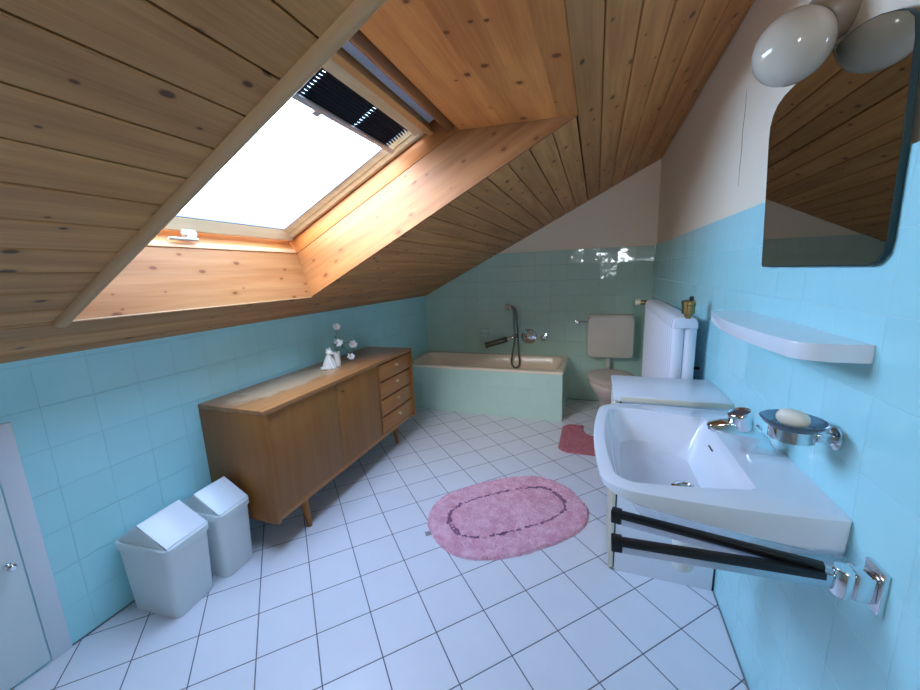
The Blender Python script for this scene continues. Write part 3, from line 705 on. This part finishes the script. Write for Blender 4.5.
# ------------------------------------------------------------------ radiator
ra = thing('radiator', 'white column radiator on the tiled wall beside the toilet', 'radiator', (.3875, 2.44, .12))
RX0, RX1, RZ0, RZ1 = .335, .440, .12, 1.072
secs = []
NS = 21; pw = 1.05/NS
for k in range(NS):
    if k == 0:
        m_ = MB()
        def loaf(z0, z1, up):
            pr = []
            for j in range(13):
                a = PI*j/12; pr.append(((RX0+RX1)/2 + (RX1-RX0)/2*math.copysign(abs(math.cos(a))**.55, math.cos(a)), (z0 + (z1-z0)*math.sin(a)**.7) if up else (z1 - (z1-z0)*math.sin(a)**.7)))
            return pr
        for z0, z1, up in ((RZ1-.055, RZ1, True), (RZ0, RZ0+.055, False)):
            pr = loaf(z0, z1, up); mid = ((RX0+RX1)/2, (z0+z1)/2)
            sc = lambda f: [(mid[0]+(x-mid[0])*f, mid[1]+(z-mid[1])*f) for x, z in pr]
            m_.loft([[(x, y, z) for x, z in sc(f)] for y, f in ((-.0245, .90), (-.016, .99), (0, 1.0), (.016, .99), (.0245, .90))])
        for xc in (RX0+.027, RX1-.027):
            m_.loft([[(xc+.026*math.cos(2*PI*j/16), .0195*math.sin(2*PI*j/16), z) for j in range(16)] for z in (RZ0+.03, RZ1-.03)])
        m_.v = [(v[0]-.3875, v[1], v[2]-.12) for v in m_.v]
        s0 = m_.build('section', 'white_metal', ra, smooth=50); s0.location = (0, 1.9425-2.44, 0); proto = s0
    else:
        s1 = proto.copy(); COL.objects.link(s1); s1.parent = ra; s1.location = (0, 1.9425-2.44+pw*k, 0)
m_ = MB(); m_.lathe([(.012, 0), (.014, .002), (.014, .018), (.026, .022), (.026, .060), (.029, .062), (.029, .078), (.020, .082)], 20, tf=T(.394, 1.925, RZ1-.008)); rel(m_, ra).build('air_vent', 'brass', ra)
m_ = MB().lathe([(.009, 0), (.009, .014), (.005, .017)], 14, tf=T(.404, 1.925, RZ1+.074)); rel(m_, ra).build('vent_cap', 'black', ra)
m_ = MB(); m_.tube([(.36, 2.992, 1.045), (.36, 3.03, 1.045)], .016, 16); m_.tube([(.365, 3.03, 1.045), (.312, 3.03, 1.045)], .017, 16); rel(m_, ra).build('valve', 'brass', ra)
m_ = MB().lathe([(.020, 0), (.024, .004), (.022, .030), (.016, .034)], 16, tf=axis_tf((.3115, 3.03, 1.045), (-1, 0, 0))); rel(m_, ra).build('valve_cap', 'cabinet_edge', ra)
for y in (2.05, 2.85):
    for z in (.80, .25): rel(MB().box((RX1-.03, y-.010, z), (XR, y+.010, z+.012), bevel=.002), ra).build('wall_bracket', 'dark_metal', ra)

# ------------------------------------------------------------------ narrow white cabinet beside the basin
cb = thing('cabinet', 'narrow white laminate cabinet standing beyond the washbasin', 'cabinet', (.285, 1.70, 0))
CX0, CY0, CY1, CZ = .085, 1.552, 1.850, .795
for y0 in (CY0, CY1-.016): rel(MB().box((CX0+.026, y0, 0), (.478, y0+.016, CZ-.018), bevel=.001), cb).build('side_panel', 'cabinet', cb)
m_ = MB().box((.462, CY0+.016, 0), (.478, CY1-.016, CZ-.018)); m_.box((CX0+.026, CY0+.016, .05), (.462, CY1-.016, .066)); rel(m_, cb).build('carcass', 'teak_dark', cb)
m_ = MB().box((CX0, CY0-.004, .012), (CX0+.020, CY1, CZ-.022), bevel=.002); d_ = rel(m_, cb).build('door', 'cabinet_edge', cb)
m_ = MB().box((CX0-.004, CY0-.010, CZ-.018), (.484, CY1+.004, CZ+.006), bevel=.003); rel(m_, cb).build('top', 'cabinet', cb)
m_ = MB().box((CX0+.020, CY0-.0135, CZ-.016), (.484, CY0-.0102, CZ+.004), bevel=.001); rel(m_, cb).build('edge_strip', 'cabinet_edge', cb)
m_ = MB().box((.4785, CY0, 0), (.4845, CY0+.012, CZ-.02)); rel(m_, cb).build('wall_gap_shadow', 'black', cb)  # black filler put in as the shadow between side panel and wall
m_ = MB().box((CX0+.0205, CY0+.004, .012), (CX0+.0255, CY1-.004, CZ-.022)); rel(m_, cb).build('door_gap_shade', 'black', cb)  # black filler stands in for the shade inside the door gap

# ------------------------------------------------------------------ washbasin
wbn = thing('washbasin', 'white ceramic washbasin mounted on the turquoise wall under the mirror', 'washbasin', (.25, 1.15, .62))
BY0, BY1, BX0, BX1, BZ = .862, 1.452, .016, XR, .80
N = 24
def bring(x0, x1, y0, y1, r, zf, bulge=0.0, near=0.0, taper=0.0):
    """rounded outline, front (low x) bowed, sampled densely so that rings match"""
    pts = []
    segs = []
    cs = [(x1, y0, x1, y1), None]
    cor = [(x1-r[0], y1-r[0], 0, r[0]), (x0+r[1], y1-r[1], PI/2, r[1]), (x0+r[1], y0+r[1], PI, r[1]), (x1-r[0], y0+r[0], 1.5*PI, r[0])]
    raw = []
    for i, (cx, cy, a0, rr) in enumerate(cor):
        for k in range(9):
            a = a0+PI/2*k/8; raw.append((cx+rr*math.cos(a), cy+rr*math.sin(a)))
        nx = cor[(i+1) % 4]; a = nx[2]; e = (nx[0]+nx[3]*math.cos(a), nx[1]+nx[3]*math.sin(a)); s_ = raw[-1]
        for k in range(1, 10): raw.append((s_[0]+(e[0]-s_[0])*k/10, s_[1]+(e[1]-s_[1])*k/10))
    ym = (y0+y1)/2; hy = (y1-y0)/2; xm = (x0+x1)/2; hx = (x1-x0)/2
    for x, y in raw:
        ty = (y-ym)/hy; tx = (x-xm)/hx
        bx = x - bulge*(1-ty*ty)*max(0, -tx+1)/2
        by = y + near*(ty)*(1-tx*tx) - taper*ty*(tx+1)/2
        pts.append((bx, by, zf(bx, by) if callable(zf) else zf))
    return pts
zb = lambda x, y: .768 - .060*max(0, (x-.03)/.455)
m_ = MB()
m_.loft([bring(.20, .44, 1.00, 1.32, (.05, .08), .622, .01), bring(.13, .46, .945, 1.37, (.04, .1), .645, .015), bring(.085, BX1-.001, .905, 1.410, (.02, .09), lambda x, y: zb(x, y)-.022, .02, .01),
         bring(.045, BX1-.001, .874, 1.440, (.008, .07), lambda x, y: zb(x, y), .024, .012), bring(.036, BX1-.0005, BY0+.001, BY1-.001, (.008, .066), lambda x, y: zb(x, y)+.010, .026, .014),
         bring(.033, BX1-.0005, BY0-.001, BY1+.001, (.006, .066), BZ-.006, .026, .014), bring(.034, BX1-.0005, BY0, BY1, (.006, .066), BZ-.002, .026, .014), bring(.038, BX1-.001, BY0+.004, BY1-.004, (.006, .064), BZ, .026, .014),
         bring(.062, .354, .889, 1.412, (.010, .05), BZ+.001, .024, .006, .045), bring(.066, .350, .893, 1.408, (.010, .05), BZ-.003, .024, .005, .045),
         bring(.078, .330, .908, 1.394, (.014, .055), BZ-.050, .020, 0, .045), bring(.100, .310, .936, 1.368, (.03, .06), BZ-.098, .012, 0, .035), bring(.140, .296, .985, 1.325, (.05, .06), BZ-.120, .004, 0, .01), bring(.225, .26, 1.125, 1.175, (.016, .016), BZ-.127)])
rel(m_, wbn).build('basin', 'ceramic', wbn, smooth=28)
m_ = MB().lathe([(.030, 0), (.032, .003), (.022, .005), (.020, .002)], 24, tf=T(.255, 1.130, BZ-.1262)); rel(m_, wbn).build('drain', 'chrome', wbn)
m_ = MB().box((-.0035, -.019, -.0015), (.0035, .019, .002), bevel=.001); m_.v = [tuple(T(.3355, 1.215, BZ-.036) @ R(-1.17, 'Y') @ Vector((v[2], v[1], v[0]))) for v in m_.v]; rel(m_, wbn).build('overflow_slot', 'dark_metal', wbn)

fc = thing('basin_mixer', 'chrome single lever mixer tap on the back of the washbasin', 'tap', (.425, 1.15, BZ))
m_ = MB()
prof = [(.456, 0), (.400, 0), (.380, .024), (.352, .043), (.322, .050), (.308, .052), (.304, .060), (.308, .068), (.335, .078), (.372, .084), (.410, .076), (.440, .046), (.456, .014)]
cx = sum(p[0] for p in prof)/len(prof); cz = sum(p[1] for p in prof)/len(prof)
rings = []
for y, k in ((-.0235, .80), (-.022, .90), (-.018, .97), (-.010, 1.0), (.010, 1.0), (.018, .97), (.022, .90), (.0235, .80)):
    rings.append([(cx+(x-cx)*(1-(1-k)*.3), 1.15+y*(.62 + .38*min(1, max(0, (x-.30)/.10))), BZ+max(.0005, cz+(z-cz)*k if z > 0.001 else 0.0005)) for x, z in prof])
m_.loft(rings); rel(m_, fc).build('spout', 'chrome', fc, smooth=50)
m_ = MB().lathe([(.012, -.012), (.013, 0), (.012, .006), (.008, .007)], 18, tf=axis_tf((.318, 1.15, BZ+.054), (-.35, 0, -.93))); rel(m_, fc).build('aerator', 'chrome', fc)
m_ = MB().lathe([(.024, .0), (.027, .010), (.029, .036), (.029, .046), (.026, .049), (.022, .042)], 28, tf=axis_tf((.388, 1.15, BZ+.062), (-.30, -.05, .95))); rel(m_, fc).build('lever_cap', 'chrome', fc, smooth=50)
m_ = MB().lathe([(.0225, 0), (.0225, .001)], 24, tf=axis_tf((.3750, 1.148, BZ+.1033), (-.30, -.05, .95))); rel(m_, fc).build('cap_inset', mat('bronze_inset', (96, 80, 80), .35, .3), fc)
m_ = MB().tube([(.440, 1.181, BZ+.001), (.434, 1.184, BZ+.046)], .003, 8); m_.ball((.4335, 1.184, BZ+.052), .0095, 16, 10); rel(m_, fc).build('pop_up_rod', 'chrome', fc)

tp = thing('siphon', 'white bottle siphon under the washbasin', 'siphon', (.272, 1.15, .34))
m_ = MB().lathe([(.020, .30), (.020, .16)], 20, tf=T(.272, 1.15, .33)); m_.lathe([(.026, .20), (.026, .15)], 20, tf=T(.272, 1.15, .33)); rel(m_, tp).build('tail_pipe', 'chrome_soft', tp)
m_ = MB().lathe([(.018, 0), (.026, .005), (.031, .018), (.031, .095), (.028, .108), (.022, .115)], 24, tf=T(.272, 1.15, .395)); rel(m_, tp).build('bottle', 'trap', tp)
m_ = MB().tube([(.285, 1.15, .470), (.36, 1.15, .472), (XR, 1.15, .472)], .017, 16); m_.lathe([(.03, 0), (.03, .006)], 20, tf=axis_tf((XR, 1.15, .472), (-1, 0, 0))); rel(m_, tp).build('outlet_pipe', 'trap', tp)
for i, (y, z, lb) in enumerate(((1.24, .585, 'chrome angle valve on the wall under the basin, nearer the siphon and cabinet'), (1.045, .545, 'chrome angle valve on the wall under the basin, nearer the towel rail mount'))):
    av = thing('angle_valve', lb, 'valve', (XR, y, z), group='angle valves under the basin')
    m_ = MB().lathe([(.024, 0), (.024, .004), (.010, .008), (.010, .045), (.014, .047), (.015, .062), (.010, .066)], 18, tf=axis_tf((XR, y, z), (-1, 0, 0))); rel(m_, av).build('valve_body', 'chrome', av)
    m_ = MB().tube([(XR-.03, y, z+.008), (XR-.03, y, z+.05), (XR-.045, 1.15+(y-1.15)*.4, .66)], .005, 10); rel(m_, av).build('supply_pipe', 'chrome', av)

# ------------------------------------------------------------------ towel rail with two arms
tw = thing('towel_rail', 'chrome towel rail with two arms topped by built-in dark reflections below the washbasin', 'towel rail', (XR, .775, .72))
m_ = MB().box((XR-.010, .752, .690), (XR, .800, .772), bevel=.002); rel(m_, tw).build('wall_plate', 'chrome', tw)
m_ = MB(); m_.box((XR-.040, .758, .705), (XR-.010, .794, .757), bevel=.004); m_.lathe([(.015, 0), (.017, .003), (.017, .050), (.015, .053)], 22, tf=T(XR-.048, .776, .703)); rel(m_, tw).build('hinge', 'chrome', tw)
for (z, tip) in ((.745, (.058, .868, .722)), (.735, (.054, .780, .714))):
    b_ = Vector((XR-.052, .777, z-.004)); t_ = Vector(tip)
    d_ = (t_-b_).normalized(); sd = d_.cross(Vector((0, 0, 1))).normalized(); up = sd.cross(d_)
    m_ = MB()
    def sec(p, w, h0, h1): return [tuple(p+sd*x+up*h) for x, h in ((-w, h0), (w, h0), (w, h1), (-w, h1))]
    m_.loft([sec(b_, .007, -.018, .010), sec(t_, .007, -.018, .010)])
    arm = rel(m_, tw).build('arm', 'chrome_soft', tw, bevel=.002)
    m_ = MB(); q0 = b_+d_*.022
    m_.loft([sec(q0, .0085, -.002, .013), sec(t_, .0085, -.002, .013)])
    rel(m_, tw).build('dark_reflection_strip', 'black', arm, bevel=.002)  # black bar stands in for the dark room mirrored in the chrome
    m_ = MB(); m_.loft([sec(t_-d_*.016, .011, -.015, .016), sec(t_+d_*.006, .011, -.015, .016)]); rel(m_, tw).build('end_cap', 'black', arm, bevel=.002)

# ------------------------------------------------------------------ soap dish, soap, shelf, mirror, lamp
sd_ = thing('soap_dish', 'round smoky glass soap dish in a chrome wall holder beside the tap', 'soap dish', (XR, .948, .935))
DC = (.409, .955, .945)
m_ = MB().lathe([(.020, 0), (.040, .004), (.052, .012), (.058, .021), (.0555, .0225), (.049, .015), (.038, .008), (.018, .0045)], 40, tf=T(*DC)); rel(m_, sd_).build('glass_dish', 'dish', sd_, smooth=60)
m_ = MB().lathe([(.036, .002), (.040, .003), (.040, -.022), (.036, -.022)], 32, tf=T(*DC), caps=(False, False)); m_.lathe([(.036, -.022), (.036, .002)], 32, tf=T(*DC), caps=(False, False)); m_.box((DC[0]+.036, .936, DC[2]-.020), (XR-.008, .954, DC[2]-.002), bevel=.002); rel(m_, sd_).build('holder_arm', 'chrome', sd_)
m_ = MB().lathe([(.024, 0), (.024, .006), (.018, .009)], 24, tf=axis_tf((XR, .948, DC[2]-.012), (-1, 0, 0))); rel(m_, sd_).build('wall_flange', 'chrome', sd_)
so = MB()
tf = T(DC[0]-.002, .952, .969) @ R(-.75, 'Z') @ R(.06, 'Y')
rings = []
for k in range(9):
    a = -PI/2 + PI*k/8; f = math.cos(a)**.6 if math.cos(a) > 1e-6 else 0.02
    rings.append(sell(0, 0, .029*max(f, .3), .021*max(f, .25), .0175*math.sin(a), 2.6, 28))
so.loft(rings); so.v = [tuple(tf @ Vector(v)) for v in so.v]
s_ob = so.build('soap', 'soap', smooth=60); tag(s_ob, 'cream bar of soap lying in the smoky glass dish', 'soap')

shf = thing('shelf', 'white ceramic shelf with rounded front on the tiles under the mirror', 'shelf', (XR, 1.18, 1.12))
def shelf_ring(k, z):
    out = []; y0, y1 = .886, 1.50; n = 12
    x_at = lambda y: XR - k*(.112 + .030*math.sin(PI*(y-y0)/(y1-y0)))
    r = .05
    out.append((XR-.0005, y1-(1-k)*.05, z))
    for j in range(n+1):
        a = PI/2*j/n; out.append((x_at(y1-r)+r-r*math.sin(a)*1.0, y1-(1-k)*.05-r+r*math.cos(a), z))
    for j in range(1, 14):
        y = y1-r-(y1-y0-2*r)*j/14; out.append((x_at(y), y, z))
    for j in range(n+1):
        a = PI/2*j/n; out.append((x_at(y0+r)+r-r*math.cos(a), y0+(1-k)*.02+r-r*math.sin(a), z))
    out.append((XR-.0005, y0+(1-k)*.02, z)); return out
m_ = MB().loft([shelf_ring(.86, 1.108), shelf_ring(.97, 1.110), shelf_ring(.99, 1.118), shelf_ring(1.0, 1.138), shelf_ring(.985, 1.144)])
rel(m_, shf).build('ceramic_body', 'ceramic', shf, smooth=40)

mi = thing('mirror', 'frameless mirror with rounded corners and dark green edge above the shelf', 'mirror', (XR, 1.14, 1.285))
mo = [(1.402, 1.287), (1.408, 1.295), (1.431, 1.47), (1.458, 1.66), (1.458, 1.695), (1.445, 1.722), (1.42, 1.740), (1.38, 1.750), (1.28, 1.755), (1.18, 1.757), (1.09, 1.755), (1.04, 1.748),
      (1.0, 1.737), (.955, 1.719), (.925, 1.703), (.906, 1.684), (.897, 1.65), (.886, 1.48), (.882, 1.33), (.886, 1.307), (.900, 1.292), (.92, 1.287)]
my, mz = sum(p[0] for p in mo)/len(mo), sum(p[1] for p in mo)/len(mo)
def mring(x, g_): return [(x, y + (my-y)*g_/.3, z + (mz-z)*g_/.25) for y, z in mo]
m_ = MB().loft([mring(XR, .003), mring(XR-.004, 0), mring(XR-.0115, 0)], (True, True)); rel(m_, mi).build('glass_edge', 'mirror_edge', mi, smooth=50)
m_ = MB().loft([mring(XR-.0116, .0022), mring(XR-.0120, .0022)], (True, True)); rel(m_, mi).build('mirror_face', 'mirror', mi, smooth=5)

lp = thing('wall_lamp', 'wall lamp with white opal glass globe at the top of the mirror', 'lamp', (XR+.01, 1.13, 1.82))
GC = (.397, 1.146, 1.768)
m_ = MB().ball(GC, .073, 40, 26); rel(m_, lp).build('globe', 'globe', lp, smooth=180)
m_ = MB(); q0, q1 = Vector((XR+.0095, 1.165, 1.850)), Vector(GC); d_ = (q1-q0).normalized(); L_ = (q1-q0).length
m_.lathe([(.052, 0), (.053, .02), (.050, L_-.068), (.044, L_-.060)], 32, tf=axis_tf(q0, d_)); rel(m_, lp).build('holder', 'holder', lp)

# ------------------------------------------------------------------ rugs
def plush_rug(o, inside, x0, x1, y0, y1, step, h, mats, ring=None, mname='pile'):
    m_ = MB(); nx, ny = int((x1-x0)/step), int((y1-y0)/step); idx = {}; vs = []; fs = []; ms = []
    for i in range(nx+1):
        for j in range(ny+1):
            x, y = x0+i*step, y0+j*step; d = inside(x, y)
            if d < 0: continue
            e = min(1, d/.028); z = h*(.35+.65*math.sqrt(e))*(.82+.30*noise.noise((x*38, y*38, 3))+.28*noise.noise((x*110, y*110, 7))) + random.uniform(0, .0035)
            if d < step*1.3: z = .002
            rv = ring(x, y) if ring else 9
            if abs(rv) < .02: z -= .004*(1-abs(rv)/.02)
            idx[i, j] = len(vs); vs.append((x+random.uniform(-.3, .3)*step, y+random.uniform(-.3, .3)*step, max(z, .002)))
    for (i, j), a in idx.items():
        if (i+1, j) in idx and (i, j+1) in idx and (i+1, j+1) in idx:
            fs.append((a, idx[i+1, j], idx[i+1, j+1], idx[i, j+1]))
            x, y = x0+(i+.5)*step, y0+(j+.5)*step
            rv = ring(x, y) if ring else 9
            ms.append(1 if abs(rv + .006*noise.noise((x*30, y*30, 1))) < .0058 and noise.noise((x*45, y*45, 5)) > -.22 else 0)
    # underside so that the rug has a body
    m_.add(vs, fs); m_.m = ms
    ob = m_.build(mname, mats, o, smooth=0)
    for p in ob.data.polygons: p.use_smooth = True
    return ob
def sup(a, b, p):
    def f(x, y):
        v = (abs(x/a)**p + abs(y/b)**p)**(1/p)
        return (1-v)*min(a, b)
    return f
rg = thing('bath_rug', 'oval pink shaggy rug with a mauve inner line on the white tiles', 'rug', (-.4176, 1.8133, 0), math.radians(39))
o_in = sup(.442, .318, 2.55); r_in = sup(.330, .166, 2.8)
def wob(x, y): return o_in(x, y) + .006*noise.noise((x*9, y*9, 2))
plush_rug(rg, wob, -.46, .46, -.33, .33, .0055, .020, ['rug', 'rug_line'], r_in)
m_ = MB().box((-.470, -.02, .002), (-.440, .008, .005), bevel=.001); m_.build('care_tag', mat('grey_tag', (150, 140, 146), .8), rg)
mt = thing('toilet_mat', 'dusky pink contour mat lying around the foot of the toilet', 'rug', (.11, 2.86, 0))
def mat_in(x, y):
    # rounded slab with a bite for the toilet foot
    qx, qy = abs(x)-.345+.09, abs(y)-.262+.09
    d = -(math.hypot(max(qx, 0), max(qy, 0)) + min(max(qx, qy), 0) - .09)
    bite = math.hypot(x*.97-.0, max(0, (.20-y)) if y < .20 else 0) - .165 if y > -.2 else 9
    if y > .2: bite = abs(x)-.165
    return min(d, bite)
def mat_ring(x, y): return mat_in(x, y) - .055
plush_rug(mt, mat_in, -.36, .36, -.28, .28, .007, .018, ['mat', 'mat'], mat_ring)
